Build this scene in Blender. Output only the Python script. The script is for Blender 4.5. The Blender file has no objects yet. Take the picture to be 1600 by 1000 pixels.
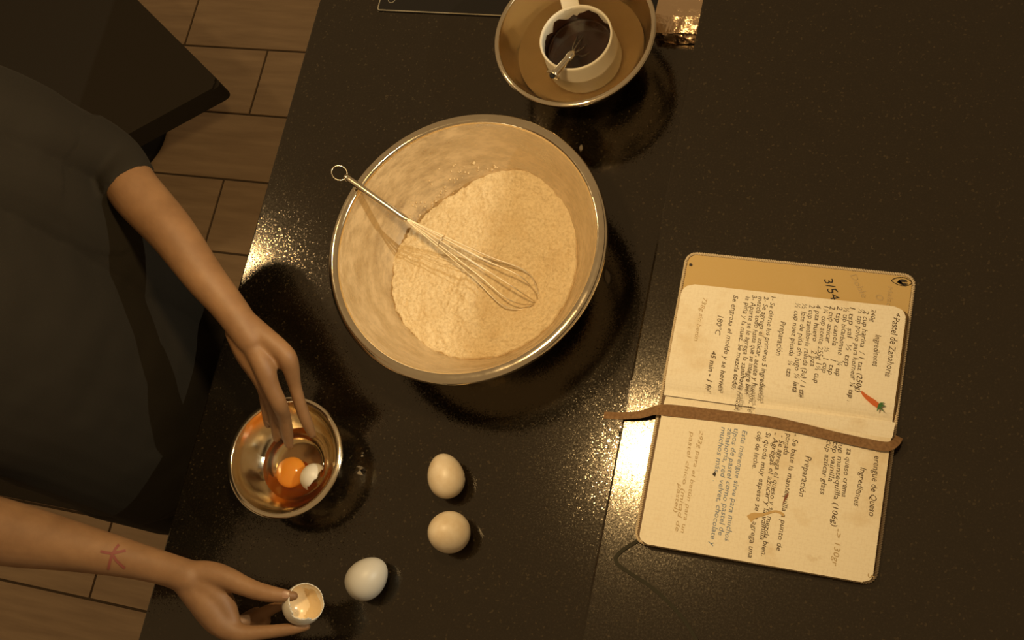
import bpy, bmesh, math, random
from mathutils import Vector, Matrix, noise
from mathutils.bvhtree import BVHTree

# ------------------------------------------------------------------ camera, world, lights, exposure
sc = bpy.context.scene
C = sc.collection
CAM_H, FPX = 1.45, 2000.0
ROT = Matrix(((0.9427839485612262, -0.1174670390934984, 0.31202551347912205),
              (0.20694312804222378, 0.939950300670653, -0.2714184482035975),
              (-0.261405753745787, 0.32046049209809885, 0.9104790524294567)))
cam_d = bpy.data.cameras.new('camera'); cam_d.sensor_width = 36; cam_d.lens = FPX / 1600 * 36
cam_d.clip_start = 0.02
cam = bpy.data.objects.new('camera', cam_d); C.objects.link(cam)
cam.matrix_world = Matrix.Translation((0, 0, CAM_H)) @ ROT.to_4x4()
sc.camera = cam

world = bpy.data.worlds.new('world'); sc.world = world; world.use_nodes = True
bg = world.node_tree.nodes['Background']
bg.inputs[0].default_value = (1.0, 0.66, 0.33, 1); bg.inputs[1].default_value = 0.27

def lamp(name, loc, watts, col, radius):
    d = bpy.data.lights.new(name, 'POINT'); d.energy = watts; d.color = col; d.shadow_soft_size = radius
    o = bpy.data.objects.new(name, d); C.objects.link(o); o.location = loc
    return o
lamp('pendant_light', (-0.4575, 0.437, 0.83), 17.5, (1.0, 0.71, 0.35), 0.030)
lamp('ceiling_light', (0.92, 0.60, 1.12), 60.0, (1.0, 0.96, 0.78), 0.007)
lamp('kitchen_light', (-1.62, 0.84, 1.20), 7.5, (1.0, 0.72, 0.38), 0.04)

vs = sc.view_settings
vs.view_transform = 'Standard'; vs.look = 'None'; vs.gamma = 1.0; vs.use_curve_mapping = False; vs.exposure = 0.0

# ------------------------------------------------------------------ helpers
rnd = random.Random(7)
def at(px, py, z):
    d = ROT @ Vector(((px - 800) / FPX, -(py - 500) / FPX, -1.0))
    return Vector((0, 0, CAM_H)) + d * ((z - CAM_H) / d.z)
def size(px, p):                      # metres spanned by px pixels at point p
    dep = -((p - Vector((0, 0, CAM_H))) @ ROT).z if False else -(ROT.transposed() @ (p - Vector((0, 0, CAM_H)))).z
    return px * dep / FPX

def mat(name, col, rough=0.5, metal=0.0, **kw):
    m = bpy.data.materials.new(name); m.use_nodes = True
    b = m.node_tree.nodes['Principled BSDF']
    b.inputs['Base Color'].default_value = (*col, 1); b.inputs['Roughness'].default_value = rough
    b.inputs['Metallic'].default_value = metal
    for k, v in kw.items():
        b.inputs[k.replace('_', ' ')].default_value = v
    return m
def N(m, t, **kw):
    n = m.node_tree.nodes.new(t)
    for k, v in kw.items(): setattr(n, k, v)
    return n
def L(m, a, b): m.node_tree.links.new(a, b)
def bsdf(m): return m.node_tree.nodes['Principled BSDF']
def coords(m, scale=1.0):
    tc = N(m, 'ShaderNodeTexCoord'); mp = N(m, 'ShaderNodeMapping')
    s = (scale,) * 3 if isinstance(scale, (int, float)) else scale
    mp.inputs['Scale'].default_value = s
    L(m, tc.outputs['Object'], mp.inputs['Vector'])
    return mp.outputs['Vector']
def noise_tex(m, vec, scale, detail=4, rough=0.55):
    n = N(m, 'ShaderNodeTexNoise'); n.inputs['Scale'].default_value = scale
    n.inputs['Detail'].default_value = detail; n.inputs['Roughness'].default_value = rough
    L(m, vec, n.inputs['Vector']); return n.outputs['Fac']
def ramp(m, fac, stops):
    r = N(m, 'ShaderNodeValToRGB'); e = r.color_ramp.elements
    while len(e) < len(stops): e.new(0.5)
    for el, (p, c) in zip(e, stops):
        el.position = p; el.color = (*c, 1) if len(c) == 3 else c
    L(m, fac, r.inputs[0]); return r.outputs[0]
def mix(m, fac, a, b, mode='MIX'):
    n = N(m, 'ShaderNodeMix', data_type='RGBA', blend_type=mode)
    for s, v in ((n.inputs[0], fac), (n.inputs[6], a), (n.inputs[7], b)):
        if isinstance(v, (int, float)): s.default_value = v
        elif isinstance(v, tuple): s.default_value = (*v, 1)
        else: L(m, v, s)
    return n.outputs[2]
def bump(m, h, strength, dist):
    b = N(m, 'ShaderNodeBump'); b.inputs['Strength'].default_value = strength; b.inputs['Distance'].default_value = dist
    L(m, h, b.inputs['Height']); L(m, b.outputs[0], bsdf(m).inputs['Normal'])

# mesh helpers: all return bmesh
def link(name, me, m, parent=None, smooth=False):
    o = bpy.data.objects.new(name, me); C.objects.link(o)
    if m is not None and not me.materials: me.materials.append(m)
    if smooth:
        for p in me.polygons: p.use_smooth = True
    if parent is not None: o.parent = parent
    return o
def obj(name, bm, m, parent=None, smooth=False):
    me = bpy.data.meshes.new(name); bmesh.ops.recalc_face_normals(bm, faces=bm.faces); bm.to_mesh(me); bm.free()
    return link(name, me, m, parent, smooth)
def empty(name, loc=(0, 0, 0)):
    o = bpy.data.objects.new(name, None); C.objects.link(o); o.location = loc; o.empty_display_size = 0.05
    return o
def tag(o, label=None, cat=None, group=None, kind=None):
    if label: o['label'] = label
    if cat: o['category'] = cat
    if group: o['group'] = group
    if kind: o['kind'] = kind
    return o
def part(name, bm, m, root, smooth=False):
    """mesh given in world coordinates, parented to an Empty without moving"""
    bmesh.ops.translate(bm, verts=bm.verts, vec=-Vector(root.location))
    return obj(name, bm, m, root, smooth)

def box(x0, x1, y0, y1, z0, z1, bev=0.0, bm=None):
    b = bmesh.new(); bmesh.ops.create_cube(b, size=1)
    bmesh.ops.scale(b, vec=(x1 - x0, y1 - y0, z1 - z0), verts=b.verts)
    bmesh.ops.translate(b, vec=((x0 + x1) / 2, (y0 + y1) / 2, (z0 + z1) / 2), verts=b.verts)
    if bev: bmesh.ops.bevel(b, geom=b.edges[:], offset=bev, segments=2, profile=0.6, affect='EDGES')
    return b
def lathe(prof, seg=96, cx=0, cy=0, bm=None):
    bm = bm or bmesh.new(); rings = []
    for r, z in prof:
        if r < 1e-6: rings.append([bm.verts.new((cx, cy, z))])
        else: rings.append([bm.verts.new((cx + r * math.cos(2 * math.pi * i / seg), cy + r * math.sin(2 * math.pi * i / seg), z)) for i in range(seg)])
    for a, b in zip(rings, rings[1:]):
        for i in range(seg):
            j = (i + 1) % seg
            if len(a) == 1 and len(b) == 1: continue
            if len(a) == 1: bm.faces.new((a[0], b[i], b[j]))
            elif len(b) == 1: bm.faces.new((a[i], a[j], b[0]))
            else: bm.faces.new((a[i], a[j], b[j], b[i]))
    return bm
def spline(pts, n):
    """Catmull-Rom through tuples"""
    P = [tuple(p) for p in pts]; out = []
    P = [tuple(2 * a - b for a, b in zip(P[0], P[1]))] + P + [tuple(2 * a - b for a, b in zip(P[-1], P[-2]))]
    for k in range(1, len(P) - 2):
        for s in range(n):
            t = s / n
            out.append(tuple(0.5 * (2 * b + (c - a) * t + (2 * a - 5 * b + 4 * c - d) * t * t + (3 * b - a - 3 * c + d) * t ** 3)
                             for a, b, c, d in zip(P[k - 1], P[k], P[k + 1], P[k + 2])))
    out.append(P[-2]); return out
def tube(pts, radii, seg=12, bm=None, caps=True, flat=None, up=None):
    """tube through Vectors; caps rounded; flat=(a,b) scales the cross-section along side/normal"""
    bm = bm or bmesh.new(); pts = [Vector(p) for p in pts]; n = len(pts)
    if isinstance(radii, (int, float)): radii = [radii] * n
    tan = [(pts[min(i + 1, n - 1)] - pts[max(i - 1, 0)]).normalized() for i in range(n)]
    u = Vector(up) if up else Vector((0, 0, 1))
    if abs(tan[0].dot(u)) > 0.95 and not up: u = Vector((1, 0, 0))
    u = (u - tan[0] * u.dot(tan[0])).normalized()
    rings = []
    fa, fb = flat or (1, 1)
    def ring(c, t, r):
        w = t.cross(u).normalized()
        return [bm.verts.new(c + (w * math.cos(2 * math.pi * i / seg) * fa + u * math.sin(2 * math.pi * i / seg) * fb) * r) for i in range(seg)]
    if caps:
        for a in (80, 50, 25):
            rings.append(ring(pts[0] - tan[0] * radii[0] * math.sin(math.radians(a)) * min(fa, fb), tan[0], radii[0] * math.cos(math.radians(a))))
    for i in range(n):
        u = (u - tan[i] * u.dot(tan[i])).normalized()
        rings.append(ring(pts[i], tan[i], radii[i]))
    if caps:
        for a in (25, 50, 80):
            rings.append(ring(pts[-1] + tan[-1] * radii[-1] * math.sin(math.radians(a)) * min(fa, fb), tan[-1], radii[-1] * math.cos(math.radians(a))))
    for a, b in zip(rings, rings[1:]):
        for i in range(seg):
            j = (i + 1) % seg; bm.faces.new((a[i], a[j], b[j], b[i]))
    bm.faces.new(rings[0][::-1]); bm.faces.new(rings[-1])
    return bm
def smooth_tube(pts, n=6, **kw):
    """pts: (x,y,z,r)"""
    s = spline(pts, n); return tube([p[:3] for p in s], [max(p[3], 1e-4) for p in s], **kw)
def rrect(x0, x1, y0, y1, r, seg=8):
    out = []
    for cx, cy, a0 in ((x1 - r, y1 - r, 0), (x0 + r, y1 - r, 90), (x0 + r, y0 + r, 180), (x1 - r, y0 + r, 270)):
        for i in range(seg + 1):
            a = math.radians(a0 + 90 * i / seg); out.append((cx + r * math.cos(a), cy + r * math.sin(a)))
    return out
def prism(outline, z0, z1, bm=None):
    bm = bm or bmesh.new()
    a = [bm.verts.new((x, y, z0)) for x, y in outline]; b = [bm.verts.new((x, y, z1)) for x, y in outline]
    bm.faces.new(a[::-1]); bm.faces.new(b)
    for i in range(len(a)):
        j = (i + 1) % len(a); bm.faces.new((a[i], a[j], b[j], b[i]))
    return bm
def ellipsoid(c, r, rot=None, seg=32, rings=20, bm=None):
    bm = bm or bmesh.new(); b = bmesh.new()
    bmesh.ops.create_uvsphere(b, u_segments=seg, v_segments=rings, radius=1)
    M = Matrix.Translation(c) @ (rot.to_4x4() if rot else Matrix.Identity(4)) @ Matrix.Diagonal((*r, 1))
    b.transform(M); me = bpy.data.meshes.new('t'); b.to_mesh(me); b.free(); bm.from_mesh(me); bpy.data.meshes.remove(me)
    return bm
def remesh(bm, voxel, smooth_it=6, fac=0.5):
    """fuse overlapping closed shells into one continuous surface"""
    me = bpy.data.meshes.new('t'); bmesh.ops.recalc_face_normals(bm, faces=bm.faces); bm.to_mesh(me); bm.free()
    o = bpy.data.objects.new('t', me); C.objects.link(o)
    r = o.modifiers.new('r', 'REMESH'); r.mode = 'VOXEL'; r.voxel_size = voxel; r.adaptivity = 0
    s = o.modifiers.new('s', 'SMOOTH'); s.factor = fac; s.iterations = smooth_it
    dg = bpy.context.evaluated_depsgraph_get(); dg.update()
    res = bpy.data.meshes.new_from_object(o.evaluated_get(dg))
    bpy.data.objects.remove(o); bpy.data.meshes.remove(me)
    return res

# ------------------------------------------------------------------ materials
def m_granite(name, r0, r1, tilt, keep):
    m = mat(name, (0.008, 0.006, 0.004), 0.2, IOR=1.85, Specular_Tint=(1.0, 0.86, 0.66, 1.0))
    v = coords(m)
    n1 = noise_tex(m, v, 55, 5, 0.7); n2 = noise_tex(m, v, 420, 3, 0.7)
    vo = N(m, 'ShaderNodeTexVoronoi'); vo.inputs['Scale'].default_value = 480; L(m, v, vo.inputs['Vector'])
    base = ramp(m, n1, [(0.3, (0.0030, 0.0022, 0.0014)), (0.7, (0.0065, 0.0045, 0.0026))])
    spk = ramp(m, n2, [(0.55, (0, 0, 0)), (0.72, (1, 1, 1))])
    c1 = mix(m, spk, base, (0.020, 0.0140, 0.0075))
    gl = ramp(m, vo.outputs['Color'], [(0.86, (0, 0, 0)), (0.90, (1, 1, 1))])
    c2 = mix(m, gl, c1, (0.034, 0.024, 0.012))
    L(m, c2, bsdf(m).inputs['Base Color'])
    rr = ramp(m, n2, [(0.35, (r0,) * 3), (0.7, (r1,) * 3)]); L(m, rr, bsdf(m).inputs['Roughness'])
    # mineral flakes: each cell mirrors the light in a slightly different direction
    vf = N(m, 'ShaderNodeTexVoronoi'); vf.inputs['Scale'].default_value = 950; L(m, v, vf.inputs['Vector'])
    sb_ = N(m, 'ShaderNodeVectorMath', operation='SUBTRACT'); sb_.inputs[1].default_value = (0.5, 0.5, 0.5); L(m, vf.outputs['Color'], sb_.inputs[0])
    sc_ = N(m, 'ShaderNodeVectorMath', operation='SCALE'); L(m, sb_.outputs[0], sc_.inputs[0])
    sep = N(m, 'ShaderNodeSeparateColor'); L(m, vf.outputs['Color'], sep.inputs[0])
    gt = N(m, 'ShaderNodeMath', operation='GREATER_THAN'); gt.inputs[1].default_value = keep; L(m, sep.outputs[2], gt.inputs[0])
    mt = N(m, 'ShaderNodeMath', operation='MULTIPLY'); mt.inputs[1].default_value = tilt; L(m, gt.outputs[0], mt.inputs[0]); L(m, mt.outputs[0], sc_.inputs['Scale'])
    ge = N(m, 'ShaderNodeNewGeometry'); ad = N(m, 'ShaderNodeVectorMath', operation='ADD'); L(m, ge.outputs['Normal'], ad.inputs[0]); L(m, sc_.outputs[0], ad.inputs[1])
    nm = N(m, 'ShaderNodeVectorMath', operation='NORMALIZE'); L(m, ad.outputs[0], nm.inputs[0]); L(m, nm.outputs[0], bsdf(m).inputs['Normal'])
    return m
GRANITE = m_granite('polished black granite', 0.09, 0.15, 0.085, 0.6)
GRANITE_L = m_granite('honed black granite', 0.13, 0.21, 0.06, 0.4)
def m_floor():
    m = mat('wood-look floor tile', (0.2, 0.13, 0.07), 0.5)
    oi = N(m, 'ShaderNodeObjectInfo')
    tc = N(m, 'ShaderNodeTexCoord'); mp = N(m, 'ShaderNodeMapping'); mp.inputs['Scale'].default_value = (1.6, 16, 1)
    ad = N(m, 'ShaderNodeVectorMath', operation='ADD'); cb = N(m, 'ShaderNodeCombineXYZ')
    ml = N(m, 'ShaderNodeMath', operation='MULTIPLY'); ml.inputs[1].default_value = 37
    L(m, oi.outputs['Random'], ml.inputs[0]); L(m, ml.outputs[0], cb.inputs[0]); L(m, ml.outputs[0], cb.inputs[1])
    L(m, tc.outputs['Object'], mp.inputs[0]); L(m, mp.outputs[0], ad.inputs[0]); L(m, cb.outputs[0], ad.inputs[1])
    n = noise_tex(m, ad.outputs[0], 3.0, 6, 0.6)
    c = ramp(m, n, [(0.3, (0.30, 0.195, 0.102)), (0.7, (0.43, 0.290, 0.160))])
    L(m, c, bsdf(m).inputs['Base Color'])
    return m
FLOOR = m_floor()
GROUT = mat('dark grout', (0.10, 0.066, 0.035), 0.9)
STEEL = mat('brushed stainless steel', (0.80, 0.70, 0.52), 0.22, 1.0)
def m_steel():
    m = mat('spun stainless steel', (0.82, 0.70, 0.50), 0.24, 1.0)
    v = coords(m); n = noise_tex(m, v, 60, 4)
    L(m, ramp(m, n, [(0.3, (0.09,) * 3), (0.75, (0.20,) * 3)]), bsdf(m).inputs['Roughness'])
    return m
SPUN = m_steel()
def m_dusted():
    """steel whose inside wall carries a film of flour"""
    m = mat('steel dusted with flour', (0.7, 0.64, 0.54), 0.25, 1.0)
    v = coords(m); v2 = coords(m, (1, 1, 2.6))
    n = noise_tex(m, v2, 26, 7, 0.68); n2 = noise_tex(m, v, 11, 3)
    film = ramp(m, n, [(0.32, (0.35,) * 3), (0.58, (0.95,) * 3)])
    lo = N(m, 'ShaderNodeMath', operation='MULTIPLY'); L(m, film, lo.inputs[0])
    L(m, ramp(m, n2, [(0.34, (0.72,) * 3), (0.5, (1, 1, 1))]), lo.inputs[1])
    d = N(m, 'ShaderNodeBsdfPrincipled'); d.inputs['Roughness'].default_value = 0.85
    L(m, ramp(m, n, [(0.3, (0.36, 0.25, 0.12)), (0.7, (0.62, 0.46, 0.26))]), d.inputs['Base Color'])
    ms = N(m, 'ShaderNodeMixShader'); out = m.node_tree.nodes['Material Output']
    L(m, lo.outputs[0], ms.inputs[0]); L(m, bsdf(m).outputs[0], ms.inputs[1]); L(m, d.outputs[0], ms.inputs[2])
    L(m, ms.outputs[0], out.inputs[0])
    return m
DUSTED = m_dusted()
WIRE = mat('satin steel wire', (0.80, 0.72, 0.58), 0.42, 1.0)
def m_flour():
    m = mat('wholemeal flour', (0.78, 0.66, 0.48), 0.95)
    v = coords(m); n = noise_tex(m, v, 260, 5, 0.7); n2 = noise_tex(m, v, 24, 4)
    c = ramp(m, n, [(0.25, (0.56, 0.40, 0.20)), (0.55, (0.80, 0.62, 0.36)), (0.8, (0.90, 0.73, 0.46))])
    c = mix(m, ramp(m, n2, [(0.5, (0, 0, 0)), (0.75, (0.5,) * 3)]), c, (0.66, 0.46, 0.22))
    L(m, c, bsdf(m).inputs['Base Color']); bump(m, n, 0.9, 0.003)
    return m
FLOURM = m_flour()
def m_skin():
    m = mat('skin', (0.50, 0.29, 0.16), 0.58)
    v = coords(m); n = noise_tex(m, v, 28, 4); n2 = noise_tex(m, v, 900, 2)
    L(m, ramp(m, n, [(0.25, (0.188, 0.092, 0.036)), (0.75, (0.275, 0.143, 0.060))]), bsdf(m).inputs['Base Color'])
    bsdf(m).inputs['Subsurface Weight'].default_value = 0.08; bsdf(m).inputs['Subsurface Radius'].default_value = (0.008, 0.003, 0.0015)
    bump(m, n2, 0.12, 0.0006); return m
SKIN = m_skin()
def m_cloth(name, col):
    m = mat(name, col, 0.9); v = coords(m); n = noise_tex(m, v, 700, 2); bump(m, n, 0.3, 0.001)
    bsdf(m).inputs['Specular Tint'].default_value = (1.0, 0.88, 0.70, 1.0)
    return m
SHIRT = m_cloth('black cotton', (0.0075, 0.0055, 0.0034))
TROUS = m_cloth('black trouser cloth', (0.006, 0.0042, 0.0024))
def m_paper(name, base, seed, grid=True):
    m = mat(name, base, 0.85)
    v = coords(m); n = noise_tex(m, v, 9 + seed, 5, 0.65); n2 = noise_tex(m, v, 34, 4, 0.7)
    st = ramp(m, n, [(0.55, (0, 0, 0)), (0.72, (0.55,) * 3)])
    c = mix(m, st, base, (0.66, 0.47, 0.22))
    st2 = ramp(m, n2, [(0.64, (0, 0, 0)), (0.78, (0.4,) * 3)])
    c = mix(m, st2, c, (0.56, 0.38, 0.16))
    if grid:
        for ax in (0, 1):
            sp = N(m, 'ShaderNodeSeparateXYZ'); L(m, v, sp.inputs[0])
            k = N(m, 'ShaderNodeMath', operation='PINGPONG'); k.inputs[1].default_value = 0.0025
            L(m, sp.outputs[ax], k.inputs[0])
            ln = N(m, 'ShaderNodeMath', operation='LESS_THAN'); ln.inputs[1].default_value = 0.00022; L(m, k.outputs[0], ln.inputs[0])
            mu = N(m, 'ShaderNodeMath', operation='MULTIPLY'); mu.inputs[1].default_value = 0.09; L(m, ln.outputs[0], mu.inputs[0])
            c = mix(m, mu.outputs[0], c, (0.50, 0.42, 0.28))
    n3 = noise_tex(m, v, 420, 2, 0.6); c = mix(m, ramp(m, n3, [(0.45, (0, 0, 0)), (0.75, (0.20,) * 3)]), c, (0.62, 0.47, 0.26))
    L(m, c, bsdf(m).inputs['Base Color']); return m
PAPER_A = m_paper('aged squared paper', (0.93, 0.85, 0.68), 0)
PAPER_B = m_paper('stained squared paper', (0.92, 0.83, 0.64), 2)
LINING = m_paper('tan cover lining', (0.60, 0.42, 0.17), 1, False)
PAGEEDGE = mat('page edges', (0.50, 0.36, 0.18), 0.9)
COVER = mat('brown notebook cover', (0.16, 0.095, 0.045), 0.7)
CORDM = mat('woven cord binding', (0.62, 0.50, 0.33), 0.8)
def m_leather():
    m = mat('brown suede', (0.22, 0.115, 0.045), 0.8); v = coords(m); n = noise_tex(m, v, 300, 4)
    L(m, ramp(m, n, [(0.3, (0.17, 0.085, 0.03)), (0.7, (0.28, 0.155, 0.065))]), bsdf(m).inputs['Base Color']); bump(m, n, 0.4, 0.0008); return m
SUEDE = m_leather()
def m_egg():
    m = mat('cream eggshell', (0.80, 0.68, 0.50), 0.42); v = coords(m)
    n = noise_tex(m, v, 60, 5); n2 = noise_tex(m, v, 380, 2, 0.8)
    c = ramp(m, n, [(0.3, (0.70, 0.55, 0.36)), (0.7, (0.82, 0.70, 0.52))])
    c = mix(m, ramp(m, n2, [(0.70, (0, 0, 0)), (0.78, (0.5,) * 3)]), c, (0.42, 0.27, 0.13))
    L(m, c, bsdf(m).inputs['Base Color']); bump(m, n2, 0.08, 0.0005); return m
EGG = m_egg()
EGGP = mat('pale eggshell', (0.66, 0.60, 0.49), 0.42)
EGGW = mat('speckless pale eggshell', (0.50, 0.46, 0.385), 0.45)
SHELLIN = mat('eggshell inside', (0.80, 0.62, 0.36), 0.22)
MEMBR = mat('wet white membrane', (0.86, 0.82, 0.72), 0.15)
YOLK = mat('egg yolk', (0.62, 0.225, 0.025), 0.12, Subsurface_Weight=0.15)
EGGWHITE = mat('raw egg white', (0.98, 0.90, 0.72), 0.03, Transmission_Weight=1.0, IOR=1.34)
WATER = mat('water', (0.96, 0.90, 0.78), 0.02, Transmission_Weight=1.0, IOR=1.33)
PLASTIC = mat('white plastic', (0.70, 0.62, 0.47), 0.38)
def m_choc():
    m = mat('melted chocolate', (0.045, 0.017, 0.007), 0.16); v = coords(m); n = noise_tex(m, v, 120, 4); bump(m, n, 0.35, 0.002); return m
CHOC = m_choc()
def m_foil():
    m = mat('crumpled foil', (0.80, 0.58, 0.36), 0.2, 1.0); v = coords(m); n = noise_tex(m, v, 70, 5, 0.6); bump(m, n, 0.7, 0.004); return m
FOIL = m_foil()
GLASSBLK = mat('black ceramic glass', (0.008, 0.006, 0.004), 0.22, IOR=1.6)
PRINT = mat('pale printed line', (0.30, 0.25, 0.16), 0.5)
ELASTIC = mat('olive elastic', (0.030, 0.026, 0.013), 0.9)
INK = mat('brown-black ink', (0.10, 0.062, 0.028), 0.8)
INKB = mat('bold black ink', (0.03, 0.02, 0.012), 0.7)
INKL = mat('blue-grey ink', (0.20, 0.25, 0.33), 0.8)
PENCIL = mat('faded pencil', (0.52, 0.38, 0.19), 0.8)
ORANGE = mat('orange crayon', (0.62, 0.14, 0.03), 0.8)
GREEN = mat('green crayon', (0.05, 0.16, 0.04), 0.8)
STAIN = mat('brown sauce stain', (0.22, 0.06, 0.02), 0.6)
STAINT = mat('tan grease stain', (0.58, 0.38, 0.14), 0.6)
REDINK = mat('red tattoo ink', (0.20, 0.050, 0.034), 0.6)
NAILM = mat('fingernail', (0.30, 0.165, 0.095), 0.35)
HAIR = mat('dark brown hair', (0.02, 0.012, 0.008), 0.5)
BLACKSEAT = m_cloth('black upholstery', (0.022, 0.0165, 0.0105))
BLACKMET = mat('black metal', (0.006, 0.0045, 0.003), 0.8)
CABINET = mat('dark cabinet board', (0.05, 0.035, 0.022), 0.6)

# ------------------------------------------------------------------ the setting
EDGE_X, LEDGE_X, LEDGE_H = -0.885, -0.324, 0.05
fl = tag(obj('floor', box(-3.6, 1.8, -1.8, 3.6, -0.93, -0.9035), GROUT), 'grout bed under wood-look floor tiles', None, None, 'structure')
rows = [(1.775, 1.942), (1.609, 1.775), (1.442, 1.609), (1.275, 1.442), (1.108, 1.275), (0.9455, 1.108), (0.772, 0.9455), (0.605, 0.772), (0.438, 0.605), (0.270, 0.438), (0.162, 0.270), (-0.005, 0.162), (-0.172, -0.005), (-0.339, -0.172), (-0.506, -0.339)]
joint = [-1.35, -1.62, -1.46, -1.755, -1.531, -1.95, -1.546, -1.70, -1.60, -1.40, -1.80, -1.572, -1.85, -1.45, -1.66]
PL = 0.92
for (y0, y1), jx in zip(rows, joint):
    for k in range(-2, 2):
        a, b = jx + k * PL, jx + (k + 1) * PL
        if b < -2.7 or a > -0.6: continue
        me_b = box(-(b - a) / 2 + 0.0025, (b - a) / 2 - 0.0025, -(y1 - y0) / 2 + 0.0025, (y1 - y0) / 2 - 0.0025, -0.004, 0.004, 0.0012)
        o = obj('plank', me_b, FLOOR, fl); o.location = ((a + b) / 2, (y0 + y1) / 2, -0.904)

ct = empty('counter', (0.0, 0.4, -0.9))
tag(ct, 'black speckled granite kitchen counter under the bowls and eggs', 'counter')
part('worktop', box(EDGE_X, 0.42, -0.9, 1.9, -0.035, 0.0, 0.002), GRANITE, ct)
part('cabinet_body', box(EDGE_X + 0.05, 0.38, -0.88, 1.88, -0.82, -0.035), CABINET, ct)
part('plinth', box(EDGE_X + 0.10, 0.34, -0.86, 1.86, -0.9, -0.82), CABINET, ct)
lg = tag(obj('granite_ledge', box(LEDGE_X, 0.40, -0.9, 1.9, 0.0, LEDGE_H, 0.003), GRANITE_L),
         'raised granite ledge that carries the open notebook', 'ledge')

# added unseen board at right: its edge throws the straight shadow across the flour
hs = empty('light_blocker', (0.52, 0.5, 0.70))
tag(hs, 'dark unseen board added beyond the ledge to block the ceiling light', 'light blocker')

# glass hob with printed outline
hob = empty('glass_hob', (-0.60, 1.10, 0.0))
tag(hob, 'black glass hob plate with thin pale outline at top edge', 'hob')
part('glass_plate', prism(rrect(-0.792, -0.36, 0.857, 1.36, 0.004), 0.0, 0.0016), GLASSBLK, hob)
def outline_strip(o1, o2, z0, z1):
    bm = bmesh.new(); n = len(o1)
    a = [[bm.verts.new((x, y, z)) for x, y in o] for o, z in ((o1, z0), (o1, z1), (o2, z1), (o2, z0))]
    for k in range(4):
        for i in range(n):
            j = (i + 1) % n; bm.faces.new((a[k][i], a[k][j], a[(k + 1) % 4][j], a[(k + 1) % 4][i]))
    return bm
part('printed_outline', outline_strip(rrect(-0.7912, -0.3608, 0.8578, 1.3592, 0.004), rrect(-0.7898, -0.3622, 0.8592, 1.3578, 0.003), 0.001, 0.0021), PRINT, hob)
cring = at(612, -1, 0.002)
part('printed_ring', outline_strip([(cring.x + 0.0055 * math.cos(a * math.pi / 12), cring.y + 0.0055 * math.sin(a * math.pi / 12)) for a in range(24)],
                                   [(cring.x + 0.0047 * math.cos(a * math.pi / 12), cring.y + 0.0047 * math.sin(a * math.pi / 12)) for a in range(24)], 0.001, 0.0021), PRINT, hob)

# ------------------------------------------------------------------ bowls
def offset_profile(inner, t):
    """closed shell profile: inner wall (rim -> centre), then outer wall back up"""
    outer = []
    for i in range(len(inner) - 1, -1, -1):
        r, z = inner[i]; a = inner[max(i - 1, 0)]; b = inner[min(i + 1, len(inner) - 1)]
        dr, dz = b[0] - a[0], b[1] - a[1]; l = math.hypot(dr, dz) or 1
        outer.append((max(r - dz / l * t, 0.0) if i < len(inner) - 1 else 0.0, z + dr / l * t))
    return outer
def smooth_prof(p, n=5): return [(max(a, 0.0), b) for a, b in spline(p, n)]

BX, BY = -0.537, 0.484
big = empty('mixing_bowl', (BX, BY, 0)); tag(big, 'large stainless steel mixing bowl full of flour', 'bowl')
inn = smooth_prof([(0.1590, 0.1125), (0.1565, 0.107), (0.151, 0.094), (0.142, 0.073), (0.130, 0.051), (0.113, 0.029), (0.093, 0.013), (0.065, 0.0035), (0.03, 0.0022), (0.0, 0.002)])
part('inner_wall', lathe(inn, 128, BX, BY), DUSTED, big, True)
out = smooth_prof([(0.0, 0.0008), (0.06, 0.0010), (0.094, 0.0112), (0.1145, 0.0278), (0.1315, 0.050), (0.1436, 0.0724), (0.1525, 0.0936), (0.158, 0.1065), (0.1605, 0.1115)])
part('outer_wall', lathe(out, 128, BX, BY), SPUN, big, True)
lip = smooth_prof([(0.1588, 0.1120), (0.1600, 0.1152), (0.1625, 0.1170), (0.1680, 0.1168), (0.1716, 0.1142), (0.1729, 0.1110), (0.1722, 0.1092), (0.1708, 0.1098), (0.1690, 0.1118), (0.1640, 0.1132), (0.1605, 0.1118)], 4)
part('rolled_lip', lathe(lip, 128, BX, BY), SPUN, big, True)

def wall_z(r):
    for (r1, z1), (r2, z2) in zip(inn, inn[1:]):
        if r2 <= r <= r1: return z2 + (z1 - z2) * (r - r2) / (r1 - r2 + 1e-9)
    return 0.1
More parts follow.
